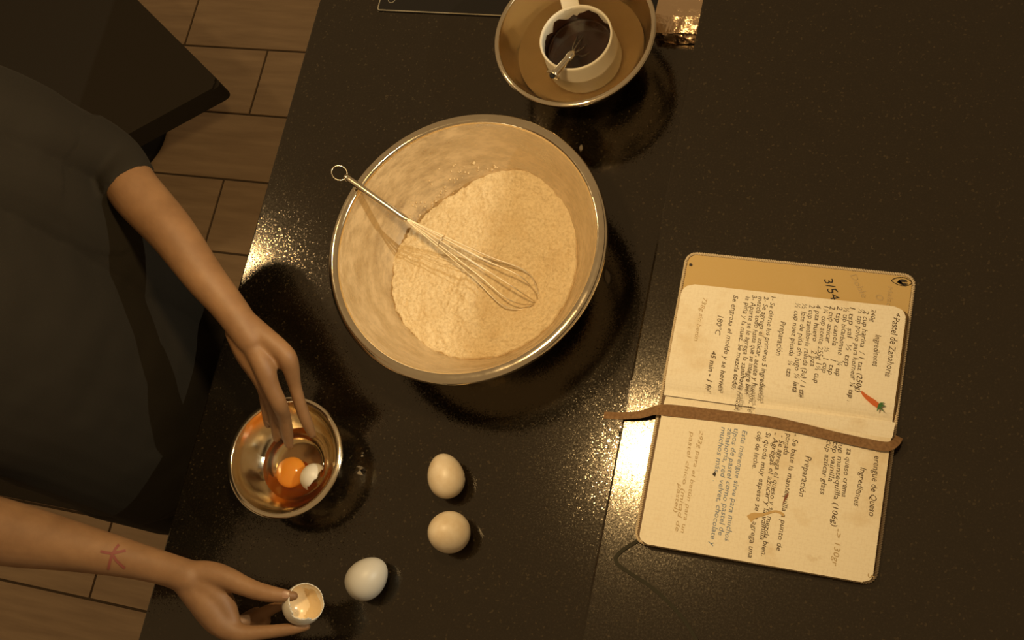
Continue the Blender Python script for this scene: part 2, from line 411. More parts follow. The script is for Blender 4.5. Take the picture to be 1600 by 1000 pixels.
# flour: heap with clumps, lying in the bowl
def flour_mesh():
    bm = bmesh.new(); NR, NA = 120, 300; rings = []
    def hz(x, y, r, a):
        z = 0.038
        z += 0.0035 * noise.noise(Vector((x * 22, y * 22, 1.7)))
        z += (0.0022 + (0.0010 if x > 0 else 0)) * noise.noise(Vector((x * 70, y * 70, 4.1))) + 0.0017 * noise.noise(Vector((x * 210, y * 210, 9.2))) + 0.0006 * noise.noise(Vector((x * 480, y * 480, 2.2)))
        # hollow where the whisk has stirred, low ridge beside it
        dx, dy = x - 0.055, y + 0.035
        z -= 0.010 * math.exp(-(dx * dx / 0.0016 + dy * dy / 0.0022))
        d2 = math.hypot(x - 0.055, y + 0.035)
        z += 0.0045 * math.exp(-((d2 - 0.066) / 0.012) ** 2)
        return z
    for i in range(NR + 1):
        ring = []
        for j in range(NA):
            a = 2 * math.pi * j / NA
            jag = 0.0035 * noise.noise(Vector((math.cos(a) * 9, math.sin(a) * 9, 0.3))) + 0.0022 * noise.noise(Vector((math.cos(a) * 40, math.sin(a) * 40, 2.3)))
            left = max(0.0, math.cos(a - math.pi * 1.0))
            R = 0.1190 + jag * (0.35 + 0.9 * left) - 0.014 * max(0, math.cos(a - math.radians(128))) ** 6
            wtop = max(0, math.cos(a - math.radians(72))) ** 3; R += 0.0125 * wtop; r = R * (i / NR) ** 0.9
            x, y = r * math.cos(a), r * math.sin(a)
            z = hz(x, y, r, a)
            z += 0.0150 * wtop * (i / NR) ** 5
            z = max(z, wall_z(min(r, 0.158)) - 0.0004)
            if i == NR: z = wall_z(min(r, 0.158)) - 0.0006
            ring.append((x, y, z))
        rings.append(ring)
    c = bm.verts.new((0, 0, hz(0, 0, 0, 0))); V = []
    for i in range(1, NR + 1): V.append([bm.verts.new(p) for p in rings[i]])
    for j in range(NA): bm.faces.new((c, V[0][j], V[0][(j + 1) % NA]))
    for i in range(NR - 1):
        for j in range(NA):
            k = (j + 1) % NA; bm.faces.new((V[i][j], V[i + 1][j], V[i + 1][k], V[i][k]))
    return bm
fo = obj('flour', flour_mesh(), FLOURM, None, False); fo.location = (BX, BY, 0)
for p in fo.data.polygons: p.use_smooth = True
tag(fo, 'pale wholemeal flour heaped inside the large mixing bowl', 'flour', None, 'stuff')

# crumbs of flour stuck to the wall of the bowl
cr = bmesh.new()
for px, py, n, sp in ((715, 262, 14, 7), (705, 280, 16, 9), (690, 285, 12, 10), (668, 305, 22, 10), (655, 318, 26, 9), (645, 330, 14, 5), (745, 257, 5, 6), (768, 255, 5, 5)):
    for k in range(n):
        p = at(px + rnd.gauss(0, sp), py + rnd.gauss(0, sp * 0.6), 0.06); x, y = p.x - BX, p.y - BY
        for it in range(8):
            r = math.hypot(x, y); z = wall_z(min(r, 0.155)); p = at(px, py, z) if False else p
            break
        s = abs(rnd.gauss(0.0007, 0.0005)) + 0.0004
        bmesh.ops.create_icosphere(cr, subdivisions=1, radius=s, matrix=Matrix.Translation((x, y, z + s * 0.6)))
crumbs = obj('flour_crumbs', cr, FLOURM); crumbs.location = (BX, BY, 0)
tag(crumbs, 'scattered flour crumbs clinging to the upper wall of the large bowl', 'crumbs', None, 'stuff')

# balloon whisk lying across the rim
wk = empty('balloon_whisk', at(634, 342, 0.0)); tag(wk, 'long steel balloon whisk resting on the rim in the flour', 'whisk')
h0, h1, tip = at(541, 277, 0.1335), at(634, 342, 0.1010), at(838, 468, 0.0225)
ax = (tip - h0).normalized()
part('handle', smooth_tube([(*h0, 0.0034), (*(h0 + ax * 0.004), 0.0041), (*h0.lerp(h1, 0.5), 0.0043), (*(h1 - ax * 0.004), 0.0042), (*h1, 0.0036)], 4, seg=16), STEEL, wk, True)
side = ax.cross(Vector((0, 0, 1))).normalized(); upv = side.cross(ax)
rc = h0 - ax * 0.0100
ringp = [rc + (ax * math.cos(a) + side * math.sin(a) * 0.9) * 0.0098 for a in [2 * math.pi * k / 28 for k in range(29)]]
part('hanging_ring', tube(ringp, 0.0008, 8), STEEL, wk, True)
Lw = (tip - h1).length
for k in range(5):
    an = math.pi * (k + 0.3) / 5
    d = side * math.cos(an) + upv * math.sin(an); bw = 0.0265
    pts = [h1 - ax * 0.006 + d * 0.0018, h1 + ax * 0.01 + d * 0.0024, h1 + ax * Lw * 0.3 + d * 0.0085, h1 + ax * Lw * 0.6 + d * 0.0175, h1 + ax * Lw * 0.82 + d * bw, h1 + ax * Lw * 0.94 + d * bw * 0.72,
           h1 + ax * Lw * (1.0 + 0.006 * k),
           h1 + ax * Lw * 0.94 - d * bw * 0.72, h1 + ax * Lw * 0.82 - d * bw, h1 + ax * Lw * 0.6 - d * 0.0175, h1 + ax * Lw * 0.3 - d * 0.0085, h1 + ax * 0.01 - d * 0.0024, h1 - ax * 0.006 - d * 0.0018]
    s = spline(pts, 6); part('wire_loop', tube(s, 0.00070, 6), WIRE, wk, True)
tc_ = h1 + ax * Lw * 0.27
part('tie_wire', tube([tc_ + (side * math.cos(a) + upv * math.sin(a)) * 0.0088 + ax * 0.0006 * math.sin(3 * a) for a in [2 * math.pi * k / 28 for k in range(29)]], 0.0008, 6), STEEL, wk, True)

# bowl of hot water with the measuring cup
TX, TY = -0.468, 0.787
tb = empty('water_bowl', (TX, TY, 0)); tag(tb, 'medium steel bowl of water holding a white cup at top edge', 'bowl')
inn2 = smooth_prof([(0.0970, 0.0880), (0.0955, 0.084), (0.0925, 0.076), (0.0880, 0.064), (0.080, 0.046), (0.068, 0.026), (0.052, 0.0105), (0.034, 0.004), (0.0, 0.003)])
part('inner_wall', lathe(inn2, 112, TX, TY), SPUN, tb, True)
out2 = smooth_prof([(0.0, 0.0008), (0.034, 0.0010), (0.053, 0.0085), (0.0695, 0.0245), (0.0815, 0.045), (0.0895, 0.0634), (0.094, 0.0756), (0.097, 0.0834), (0.098, 0.0870)])
part('outer_wall', lathe(out2, 112, TX, TY), SPUN, tb, True)
lip2 = smooth_prof([(0.0968, 0.0876), (0.0976, 0.0902), (0.0992, 0.0908), (0.1015, 0.0902), (0.1032, 0.0888), (0.1034, 0.0868), (0.1024, 0.0856), (0.1008, 0.0870), (0.0985, 0.0880), (0.0972, 0.0874)], 4)
part('rolled_lip', lathe(lip2, 112, TX, TY), SPUN, tb, True)
def wall2(z):
    for (r1, z1), (r2, z2) in zip(inn2, inn2[1:]):
        if z2 <= z <= z1: return r2 + (r1 - r2) * (z - z2) / (z1 - z2 + 1e-9)
    return 0.08
WZ = 0.050
wprof = [(0.0, WZ), (wall2(WZ) + 0.0008, WZ)] + [(wall2(z) + 0.0008, z) for z in [WZ - 0.005 * k for k in range(1, 9)]] + [(0.0, 0.0020)]
wt = obj('water', lathe(wprof, 112), WATER, None, True); wt.location = (TX, TY, 0)
wt.data.polygons.foreach_set('use_smooth', [abs(p.normal.z) < 0.98 for p in wt.data.polygons])
tag(wt, 'clear water filling the medium steel bowl around the white cup', 'water')

cup = empty('measuring_cup', (TX, TY, 0.0)); tag(cup, 'white plastic measuring cup with flat handle standing in the water bowl', 'cup')
cprof = [(0.0, 0.0055), (0.043, 0.0055), (0.0475, 0.0085), (0.0488, 0.014), (0.0482, 0.045), (0.0465, 0.074), (0.0470, 0.0785), (0.0460, 0.0802), (0.0442, 0.0795), (0.0438, 0.074), (0.0455, 0.045), (0.0460, 0.014), (0.044, 0.0095), (0.0, 0.0088)]
part('cup_body', lathe(cprof, 80, TX, TY), PLASTIC, cup, True)
ha = at(893, 14, 0.0765); hb = at(868, -75, 0.0765); hd = (hb - ha).normalized(); hn = Vector((-hd.y, hd.x, 0))
hbm = bmesh.new(); w = 0.0112
for z0, z1 in ((0.0745, 0.0785),):
    q = [ha - hn * w, hb - hn * w * 0.9, hb + hd * 0.008 - hn * w * 0.4, hb + hd * 0.008 + hn * w * 0.4, hb + hn * w * 0.9, ha + hn * w]
    prism([(v.x, v.y) for v in q], z0, z1, hbm)
bmesh.ops.bevel(hbm, geom=[e for e in hbm.edges], offset=0.0008, segments=1, affect='EDGES')
part('flat_handle', hbm, PLASTIC, cup)
# chocolate
cbm = bmesh.new(); NA = 72
c0 = cbm.verts.new((0, 0, 0.046)); prev = None
ringsC = []
for i in range(1, 15):
    ringsC.append([])
    for j in range(NA):
        a = 2 * math.pi * j / NA; r = 0.0448 * i / 14
        z = 0.046 + 0.0016 * noise.noise(Vector((r * math.cos(a) * 60, r * math.sin(a) * 60, 3)))
        ringsC[-1].append(cbm.verts.new((r * math.cos(a), r * math.sin(a), z)))
# smeared film climbing the wall, uneven top edge
for s_ in range(1, 7):
    ringsC.append([])
    for j in range(NA):
        a = 2 * math.pi * j / NA
        up_ = 0.015 + 0.013 * noise.noise(Vector((math.cos(a) * 2.6, math.sin(a) * 2.6, 5))) + 0.009 * noise.noise(Vector((math.cos(a) * 8, math.sin(a) * 8, 1)))
        f_ = max(0.3, min(1.2, 1.0 + 0.35 * math.cos(a - math.radians(70)))) ; z = 0.0465 + max(0.004, min(up_ * f_, 0.027)) * s_ / 6
        r = 0.0452 - (0.0452 - 0.0436) * (z - 0.045) / 0.029 - 0.0004
        ringsC[-1].append(cbm.verts.new((r * math.cos(a), r * math.sin(a), z)))
for j in range(NA): cbm.faces.new((c0, ringsC[0][j], ringsC[0][(j + 1) % NA]))
for A, B in zip(ringsC, ringsC[1:]):
    for j in range(NA): cbm.faces.new((A[j], B[j], B[(j + 1) % NA], A[(j + 1) % NA]))
ch = obj('melted_chocolate', cbm, CHOC, None, True); ch.location = (TX, TY, 0)
tag(ch, 'dark melted chocolate smeared inside the white measuring cup', 'chocolate')
# mini whisk
mw = empty('mini_whisk', at(880, 105, 0.0)); tag(mw, 'small steel whisk leaning on the rim of the chocolate cup', 'whisk')
m0, m1 = at(866, 115, 0.0985), at(889, 90, 0.0865); ma = (m1 - m0).normalized(); ms_ = ma.cross(Vector((0, 0, 1))).normalized(); mu_ = ms_.cross(ma)
part('handle', smooth_tube([(*m0, 0.0045), (*m0.lerp(m1, 0.5), 0.0046), (*m1, 0.0044)], 4, seg=18), STEEL, mw, True)
part('handle_collar', smooth_tube([(*(m1 - ma * 0.001), 0.0050), (*(m1 + ma * 0.005), 0.0056), (*(m1 + ma * 0.008), 0.0046)], 3, seg=18), STEEL, mw, True)
part('end_plug', smooth_tube([(*(m0 - ma * 0.0045), 0.0035), (*(m0 - ma * 0.003), 0.0036)], 2, seg=14), BLACKMET, mw, True)
rr0 = m0 - ma * 0.003
part('hanging_ring', tube([rr0 + (ms_ * math.cos(a) + mu_ * math.sin(a) * 0.9 - ma * 0.35 * math.sin(a)) * 0.0080 for a in [2 * math.pi * k / 24 for k in range(25)]], 0.0012, 8), STEEL, mw, True)
for px, py in ((903, 57), (912, 56), (919, 68), (922, 83), (908, 74)):
    e_ = at(px, py, 0.043); d_ = (e_ - m1); o_ = (d_ - ma * d_.dot(ma)).normalized()
    pts = [m1 + ma * 0.004 + o_ * 0.002, m1 + ma * 0.012 + o_ * 0.004, m1.lerp(e_, 0.6) + o_ * 0.002, e_]
    part('wire', tube(spline(pts, 6), 0.00075, 6), WIRE, mw, True)

# foil-wrapped block
fb = box(-0.387, -0.3265, 0.834, 0.995, 0.0005, 0.026)
bmesh.ops.subdivide_edges(fb, edges=fb.edges[:], cuts=14, use_grid_fill=True)
for v in fb.verts:
    p = v.co * 1.0
    k = noise.noise_vector(p * 60) * 0.0022 + noise.noise_vector(p * 150 + Vector((5, 2, 1))) * 0.0011
    endw = max(0, 1 - (p.y - 0.834) / 0.022)
    v.co += Vector((k.x * 0.35, k.y * (0.6 + endw), k.z * (0.7 + 0.9 * endw)))
    v.co.z -= endw * 0.006 * (p.z / 0.026); v.co.y -= endw * 0.004 * (1 - p.z / 0.026)
    v.co.x = min(v.co.x, -0.3262); v.co.z = max(v.co.z, 0.0004)
fob = obj('foil_packet', fb, FOIL); tag(fob, 'crumpled golden foil packet lying against the ledge beside the water bowl', 'packet')
for v_ in fob.data.polygons: v_.use_smooth = False

# small bowl with the raw egg
SX, SY = -0.7265, 0.2085
sb = empty('prep_bowl', (SX, SY, 0)); tag(sb, 'small shiny bowl with raw egg under the reaching hand', 'bowl')
inn3 = smooth_prof([(0.0685, 0.0530), (0.0672, 0.0495), (0.0640, 0.0410), (0.0585, 0.0305), (0.0505, 0.0195), (0.041, 0.0105), (0.033, 0.0055), (0.026, 0.0042), (0.0, 0.0040)])
part('inner_wall', lathe(inn3, 96, SX, SY), SPUN, sb, True)
out3 = smooth_prof([(0.0, 0.0008), (0.026, 0.0010), (0.034, 0.0035), (0.042, 0.0088), (0.0518, 0.0183), (0.060, 0.0297), (0.0655, 0.0405), (0.0690, 0.0490), (0.0698, 0.0522)])
part('outer_wall', lathe(out3, 96, SX, SY), SPUN, sb, True)
lip3 = smooth_prof([(0.0684, 0.0526), (0.0690, 0.0546), (0.0705, 0.0553), (0.0735, 0.0546), (0.0754, 0.0532), (0.0757, 0.0516), (0.0746, 0.0510), (0.0725, 0.0526), (0.0700, 0.0533), (0.0688, 0.0524)], 4)
part('rolled_lip', lathe(lip3, 96, SX, SY), SPUN, sb, True)
egg = empty('raw_egg', (SX, SY, 0.004)); tag(egg, 'raw egg with whole orange yolk in the small bowl', 'egg')
def wall3(z):
    for (r1, z1), (r2, z2) in zip(inn3, inn3[1:]):
        if z2 <= z <= z1: return r2 + (r1 - r2) * (z - z2) / (z1 - z2 + 1e-9)
    return 0.03
EZ = 0.0150
eb = lathe([(0.0, EZ), (0.030, EZ), (wall3(EZ) + 0.0007, EZ), (wall3(0.0110) + 0.0007, 0.0110), (wall3(0.007) + 0.0007, 0.0064), (0.024, 0.0030), (0.0, 0.0028)], 96, SX, SY)
part('egg_white', eb, EGGWHITE, egg, True)
yc = at(455, 738, 0.0165)
part('yolk', ellipsoid(yc, (0.0195, 0.0195, 0.0115)), YOLK, egg, True)
# broken shell piece in the bowl
def egg_r(t, a, b):   # egg profile; t from -1 (blunt) to 1 (pointed)
    return a * math.sqrt(max(0, 1 - t * t)) * (1 - 0.11 * t)
def egg_bm(length=0.057, width=0.0445, seg=40, rings=28):
    prof = [(egg_r(-math.cos(math.pi * i / rings), width / 2, 0) if 0 < i < rings else 0.0, -math.cos(math.pi * i / rings) * length / 2) for i in range(rings + 1)]
    return lathe(prof, seg)
def orient(z_axis, loc):
    z = Vector(z_axis).normalized(); return Matrix.Translation(loc) @ z.to_track_quat('Z', 'Y').to_matrix().to_4x4()
def shell_bm(cut_fn, length=0.055, width=0.043, seg=56, rings=40, t=0.0007):
    bm = bmesh.new(); V = {}
    for i in range(rings + 1):
        tt = -math.cos(math.pi * i / rings)
        for j in range(seg):
            a = 2 * math.pi * j / seg; r = max(egg_r(tt, width / 2, 0), 1e-4)
            V[i, j] = bm.verts.new((r * math.cos(a), r * math.sin(a), tt * length / 2))
    for i in range(rings):
        for j in range(seg):
            k = (j + 1) % seg; q = [V[i, j], V[i, k], V[i + 1, k], V[i + 1, j]]
            c = sum((v.co for v in q), Vector()) / 4
            if not cut_fn(c): bm.faces.new(q)
    bmesh.ops.delete(bm, geom=[v for v in bm.verts if not v.link_faces], context='VERTS')
    bmesh.ops.remove_doubles(bm, verts=bm.verts, dist=1e-5)
    bmesh.ops.recalc_face_normals(bm, faces=bm.faces)
    me = bpy.data.meshes.new('t'); bm.to_mesh(me); bm.free(); bm = bmesh.new(); bm.from_mesh(me); bpy.data.meshes.remove(me)
    return bm
def shell_obj(name, bm, parent, M, outer, inner, t=0.0007, white=None):
    bm.normal_update()
    inn_bm = bm.copy()
    sgn = 1 if sum(f.normal.dot(f.calc_center_median()) for f in bm.faces) > 0 else -1
    bm.normal_update(); 
    for v in inn_bm.verts: v.co -= v.normal * t * sgn
    # bridge both skins along the broken edge
    me = bpy.data.meshes.new('t'); inn_bm.to_mesh(me)
    n0 = len(bm.verts); bm.verts.ensure_lookup_table(); nf = len(bm.faces)
    bm.from_mesh(me); bpy.data.meshes.remove(me); bm.verts.index_update(); bm.verts.ensure_lookup_table(); bm.faces.ensure_lookup_table()
    for f in bm.faces[nf:]:
        c_ = f.calc_center_median(); f.material_index = 2 if white is not None and white(c_) else 1
    for e in [e for e in bm.edges if len(e.link_faces) == 1 and e.verts[0].index < n0 and e.verts[1].index < n0]:
        a, b = e.verts[0].index, e.verts[1].index
        try: bm.faces.new((bm.verts[a], bm.verts[b], bm.verts[b + n0], bm.verts[a + n0]))
        except ValueError: pass
    inn_bm.free(); bm.transform(M)
    o = obj(name, bm, outer, parent, True); o.data.materials.append(inner)
    if white is not None: o.data.materials.append(MEMBR)
    return o
def cut_half(c): return c.z > 0.000 + 0.003 * noise.noise(Vector((c.x * 160, c.y * 160, 0.4)))
sc_c = at(492, 747, 0.0215)
fr = shell_obj('eggshell_half', shell_bm(cut_half, 0.036, 0.034), None, orient((0.75, -0.35, -0.45), sc_c), EGGP, SHELLIN)
tag(fr, 'broken white piece of eggshell beside the yolk in the small bowl', 'eggshell')

# whole eggs on the counter
for px, py, d, sz, m, lab in ((697, 744, (-0.42, 0.90, 0.08), (0.0545, 0.0440), EGG, 'cream whole egg nearest the mixing bowl, uppermost of the three on the counter'),
                           (701, 832, (-0.35, -0.25, 0.9), (0.052, 0.0490), EGG, 'round tan whole egg between the other two eggs on the counter'),
                           (574, 904, (0.50, 0.78, -0.1), (0.0550, 0.0460), EGGW, 'pale whole egg beside the hand holding the broken shell')):
    bm = egg_bm(*sz); M = orient(d, (0, 0, 0)); bm.transform(M); zmin = min(v.co.z for v in bm.verts)
    o = obj('egg', bm, m, None, True); p = at(px, py, -zmin * 0.95); o.location = (p.x, p.y, -zmin + 0.0002)
    tag(o, lab, 'egg', 'whole eggs on the counter')

# splashes on the counter
def blob(name, px, py, r, m, lab, cat, st=1.0, ang=0.0, z=0.0):
    p = at(px, py, z); bm = bmesh.new(); NA = 28
    top = bm.verts.new((0, 0, r * 0.22)); R1, R2 = [], []
    for j in range(NA):
        a = 2 * math.pi * j / NA; k = r * (1 + 0.22 * noise.noise(Vector((math.cos(a) * 1.7 + px, math.sin(a) * 1.7, py))))
        x, y = k * st * math.cos(a), k * math.sin(a); x, y = x * math.cos(ang) - y * math.sin(ang), x * math.sin(ang) + y * math.cos(ang)
        R1.append(bm.verts.new((x * 0.6, y * 0.6, r * 0.17))); R2.append(bm.verts.new((x, y, 0.0001)))
    for j in range(NA):
        k = (j + 1) % NA; bm.faces.new((top, R1[j], R1[k])); bm.faces.new((R1[j], R2[j], R2[k], R1[k]))
    bm.faces.new(R2[::-1])
    o = obj(name, bm, m, None, True); o.location = (p.x, p.y, z); tag(o, lab, cat); return o
CLEARDROP = mat('egg white drop', (0.95, 0.85, 0.65), 0.05, Transmission_Weight=1.0, IOR=1.36)
FLOURSM = mat('flour smear', (0.17, 0.13, 0.08), 0.6)
blob('egg_white_drop', 562, 735, 0.0055, CLEARDROP, 'larger glistening drop on the counter right of the small bowl', 'drop', 1.5, -0.1)
blob('egg_white_drop', 566, 710, 0.0030, CLEARDROP, 'smaller round drop just above the larger glistening drop', 'drop')
blob('flour_smear', 949, 433, 0.0042, FLOURSM, 'short pale smear on the counter right of the mixing bowl', 'smear', 2.6, math.radians(-68))
blob('flour_smear', 908, 231, 0.0028, FLOURSM, 'tiny pale smear between the mixing bowl and water bowl', 'smear', 1.8, math.radians(-80))

# ------------------------------------------------------------------ notebook
X0, X1, Y0, Y1 = -0.2845, -0.0265, 0.1805, 0.5255
GY = 0.353; CZ = LEDGE_H
nb = empty('notebook', ((X0 + X1) / 2, GY, CZ)); tag(nb, 'open handwritten recipe notebook with brown ribbon on the ledge', 'notebook')
part('cover', prism(rrect(X0, X1, Y0, Y1, 0.012), CZ, CZ + 0.0035), COVER, nb)
part('cover_lining', prism(rrect(X0 + 0.003, X1 - 0.003, GY, Y1 - 0.003, 0.010), CZ + 0.0035, CZ + 0.0046), LINING, nb)
# plaited cord round the edge of the cover: two twisted strands
path = rrect(X0 + 0.0008, X1 - 0.0008, Y0 + 0.0008, Y1 - 0.0008, 0.0115, 14); path.append(path[0])
dense = []
for (xa, ya), (xb, yb) in zip(path, path[1:]):
    n = max(1, int(math.hypot(xb - xa, yb - ya) / 0.0007))
    dense += [(xa + (xb - xa) * k / n, ya + (yb - ya) * k / n) for k in range(n)]
cord = bmesh.new()
for ph in (0, math.pi):
    s = 0; pts = []
    for i, (x, y) in enumerate(dense):
        x2, y2 = dense[(i + 1) % len(dense)]; tx, ty = x2 - x, y2 - y; l = math.hypot(tx, ty) or 1; s += l
        a = 2 * math.pi * s / 0.0052 + ph
        pts.append((x - ty / l * 0.0011 * math.cos(a), y + tx / l * 0.0011 * math.cos(a), CZ + 0.0032 + 0.0011 * math.sin(a)))
    tube(pts, 0.00115, 5, cord, caps=False)
part('cord_binding', cord, CORDM, nb, True)
# page blocks (heights fall away towards the gutter)
PZ = CZ + 0.0125
def page_height(y, top):
    d = abs(y - GY) - 0.004
    return CZ + 0.0048 + (0.0077) * (1 - math.exp(-max(d, 0) / 0.010)) if top else CZ + 0.0046 + (0.0079) * (1 - math.exp(-max(d, 0) / 0.007))
def page_block(x0, x1, y0, y1, top, r=0.010):
    bm = bmesh.new(); NY = 48; tv = []
    ys = [y0 + (y1 - y0) * k / NY for k in range(NY + 1)]
    def ext(y):    # rounded outer corners
        d = (y1 - y) if top else (y - y0)
        return 0.0 if d >= r else r - math.sqrt(max(0, r * r - (r - d) ** 2))
    for y in ys:
        e = ext(y); z = page_height(y, top); row = []
        for k in range(13):
            x = x0 + e + (x1 - x0 - 2 * e) * k / 12
            row.append((bm.verts.new((x, y, z)), bm.verts.new((x, y, CZ + 0.0046 if top else CZ + 0.0036))))
        tv.append(row)
    for a, b in zip(tv, tv[1:]):
        for k in range(12):
            bm.faces.new((a[k][0], a[k + 1][0], b[k + 1][0], b[k][0])); f = bm.faces.new((a[k][1], b[k][1], b[k + 1][1], a[k + 1][1])); f.material_index = 1
        for k in (0, 12):
            f = bm.faces.new((a[k][0], b[k][0], b[k][1], a[k][1])); f.material_index = 1
    for row in (tv[0], tv[-1]):
        for k in range(12):
            f = bm.faces.new((row[k][0], row[k + 1][0], row[k + 1][1], row[k][1])); f.material_index = 1
    return bm
pc = at(1062, 445, PZ)
upg = part('upper_page', page_block(X0 + 0.0035, X1 - 0.0045, GY - 0.003, 0.4835, True, 0.014), PAPER_A, nb); upg.data.materials.append(PAGEEDGE)
lpg = part('lower_page', page_block(X0 + 0.0065, X1 - 0.0035, Y0 - 0.001, GY - 0.004, False), PAPER_B, nb); lpg.data.materials.append(PAGEEDGE)
lv = bmesh.new()                       # loose leaf lifting at the lower right of the upper page
vv = []
for k in range(15):
    t = k / 14; a = at(1180 + 214 * t, 655 + 30 * t, CZ + 0.0095 + 0.002 * t); b = at(1180 + 219 * t, 636 + 24 * t, CZ + 0.0130)
    vv.append([lv.verts.new(p) for p in (a, b, b - Vector((0, 0, 0.0006)), a - Vector((0, 0, 0.0006)))])
for a, b in zip(vv, vv[1:]):
    for k in range(4): lv.faces.new((a[k], a[(k + 1) % 4], b[(k + 1) % 4], b[k]))
lv.faces.new(vv[0]); lv.faces.new(vv[-1][::-1])
part('loose_leaf', lv, PAPER_A, nb)
# ribbon bookmark
def strip(pts, wid, thick, m, name, root):
    bm = bmesh.new(); P = spline(pts, 10); prev = None; rows_ = []
    for i, p in enumerate(P):
        q = Vector(P[min(i + 1, len(P) - 1)][:3]) - Vector(P[max(i - 1, 0)][:3]); q.normalize()
        s_ = Vector((-q.y, q.x, 0)).normalized(); c_ = Vector(p[:3]); w_ = p[3] if len(p) > 3 else wid
        up_ = Vector((0, 0, thick))
        rows_.append([bm.verts.new(v) for v in (c_ - s_ * w_, c_ + s_ * w_, c_ + s_ * w_ + up_, c_ - s_ * w_ + up_)])
    for a, b in zip(rows_, rows_[1:]):
        for k in range(4): bm.faces.new((a[k], a[(k + 1) % 4], b[(k + 1) % 4], b[k]))
    bm.faces.new(rows_[0]); bm.faces.new(rows_[-1][::-1])
    return part(name, bm, m, root)
rb = []
for px, py, z, w_ in ((944, 649, 0.052, 0.0040), (970, 650, 0.054, 0.0042), (1000, 648, 0.0565, 0.0044), (1022, 642, 0.0605, 0.0050), (1040, 641, 0.0625, 0.0066), (1080, 645, 0.0622, 0.0068), (1140, 652, 0.0620, 0.0066), (1200, 659, 0.0630, 0.0064), (1250, 669, 0.0640, 0.0058), (1300, 681, 0.0650, 0.0052), (1350, 692, 0.0655, 0.0052), (1385, 698, 0.0660, 0.0050), (1399, 692, 0.0640, 0.0044), (1405, 683, 0.0570, 0.0040)):
    p = at(px, py, z); rb.append((p.x, p.y, p.z, w_))
strip(rb, 0.005, 0.0012, SUEDE, 'ribbon_bookmark', nb)
el = []
for px, py in ((1002, 842), (975, 858), (962, 872), (968, 884), (990, 899), (1020, 919), (1052, 949), (1075, 978), (1098, 1018), (1112, 1050)):
    p = at(px, py, LEDGE_H + 0.0004); el.append((p.x, p.y, LEDGE_H + 0.0004, 0.0020))
strip(el, 0.002, 0.0008, ELASTIC, 'elastic_band', nb)

# handwriting
def write(txt, px0, py0, px1, py1, em, m, z=None, name='handwriting'):
    """one line of writing from its first to its last pixel; em = letter size in metres"""
    z = z if z is not None else PZ + 0.00025
    a, b = at(px0, py0, z), at(px1, py1, z)
    cu = bpy.data.curves.new('t', 'FONT'); cu.body = txt; cu.size = 1.0; cu.shear = 0.18; cu.resolution_u = 2
    o = bpy.data.objects.new('t', cu); C.objects.link(o)
    dg = bpy.context.evaluated_depsgraph_get(); me = bpy.data.meshes.new_from_object(o.evaluated_get(dg))
    bpy.data.objects.remove(o); bpy.data.curves.remove(cu)
    xs = [v.co.x for v in me.vertices]; w_ = max(xs) - min(xs)
    d = (b - a); ln = d.length; d.normalize(); u = Vector((-d.y, d.x, 0))
    for v in me.vertices:
        x = (v.co.x - min(xs)) / w_ * ln; y = v.co.y * em
        wob = 0.0006 * noise.noise(Vector((x * 90, px0, 0.5))) + 0.0003 * noise.noise(Vector((x * 400, py0, 1.5)))
        y *= 1 + 0.25 * noise.noise(Vector((x * 130, px0, py0)))
        q = a + d * x + u * (y + wob); v.co = (q.x, q.y, z)
    me.transform(Matrix.Translation(-Vector(nb.location)))
    me.materials.clear(); link(name, me, m, nb)
E7 = 0.0082
W_ = write
LZ = CZ + 0.0050
W_('3/54', 1287, 437, 1299, 470, 0.014, INKB, LZ); W_('Doble', 1328, 430, 1347, 466, 0.010, PENCIL, LZ)
W_('Malac', 1388, 447, 1385, 478, 0.008, PENCIL, LZ); W_('0', 1368, 460, 1368, 470, 0.012, PENCIL, LZ)
W_('4', 1401, 489, 1400, 494, 0.006, INK)
W_('Pastel de Zanahoria', 1396, 496, 1383, 588, 0.0105, INK)
W_('Ingredientes', 1368, 523, 1363, 572, 0.0090, INK)
W_('240g', 1362, 483, 1360, 503, 0.007, INK)
W_('2 cup harina  / 1 taz (250g)', 1350, 485, 1337, 612, E7, INK)
W_('½ tsp polvo para hornear ¼ tsp .', 1342, 482, 1324, 626, E7, INK)
W_('1 tsp sal  ½ tsp', 1328, 480, 1319, 572, E7, INK)
W_('½ tsp bicarbonato   ¼ tsp', 1319, 480, 1305, 587, E7, INK)
W_('2 tsp canela     1 tsp', 1308, 478, 1294, 585, E7, INK)
W_('2 cup azúcar  ½  1 cup', 1297, 478, 1284, 582, E7, INK)
W_('1¼ cup aceite 255g 1½ cup', 1287, 478, 1271, 598, E7, INK)
W_('4 pza huevo    2 pza', 1275, 476, 1266, 572, E7, INK)
W_('2 cup zanahoria rallada (3u) / 1 tza', 1265, 476, 1248, 620, E7, INK)
W_('½ lata de piña sin jugo ¼ lata', 1254, 474, 1238, 612, E7, INK)
W_('½ cup nuez picada  ¼ tza', 1243, 473, 1228, 588, E7, INK)
W_('Preparación', 1220, 502, 1212, 555, 0.0095, INK)
W_('1- Se cierne los primeros 5 ingredientes', 1205, 463, 1183, 626, E7, INK)
W_('2- Se agrega el azúcar, aceite y huevos, se', 1194, 463, 1168, 643, E7, INK)
W_('mezcla todo hasta que se integre bien', 1185, 463, 1163, 616, E7, INK)
W_('3- Aparte se le agrega la zanahoria rallada,', 1175, 461, 1148, 641, E7, INK)
W_('la piña y la nuez. Se mezcla todo.', 1165, 463, 1143, 607, E7, INK)
W_('Se engrasa el molde y se hornea', 1146, 461, 1121, 611, E7, INK)
W_('180°C', 1122, 493, 1117, 523, 0.0090, INK); W_('45 min - 1 hr', 1112, 548, 1101, 611, 0.0088, INK)
W_('738g sin betún', 1098, 465, 1084, 532, 0.0075, PENCIL)
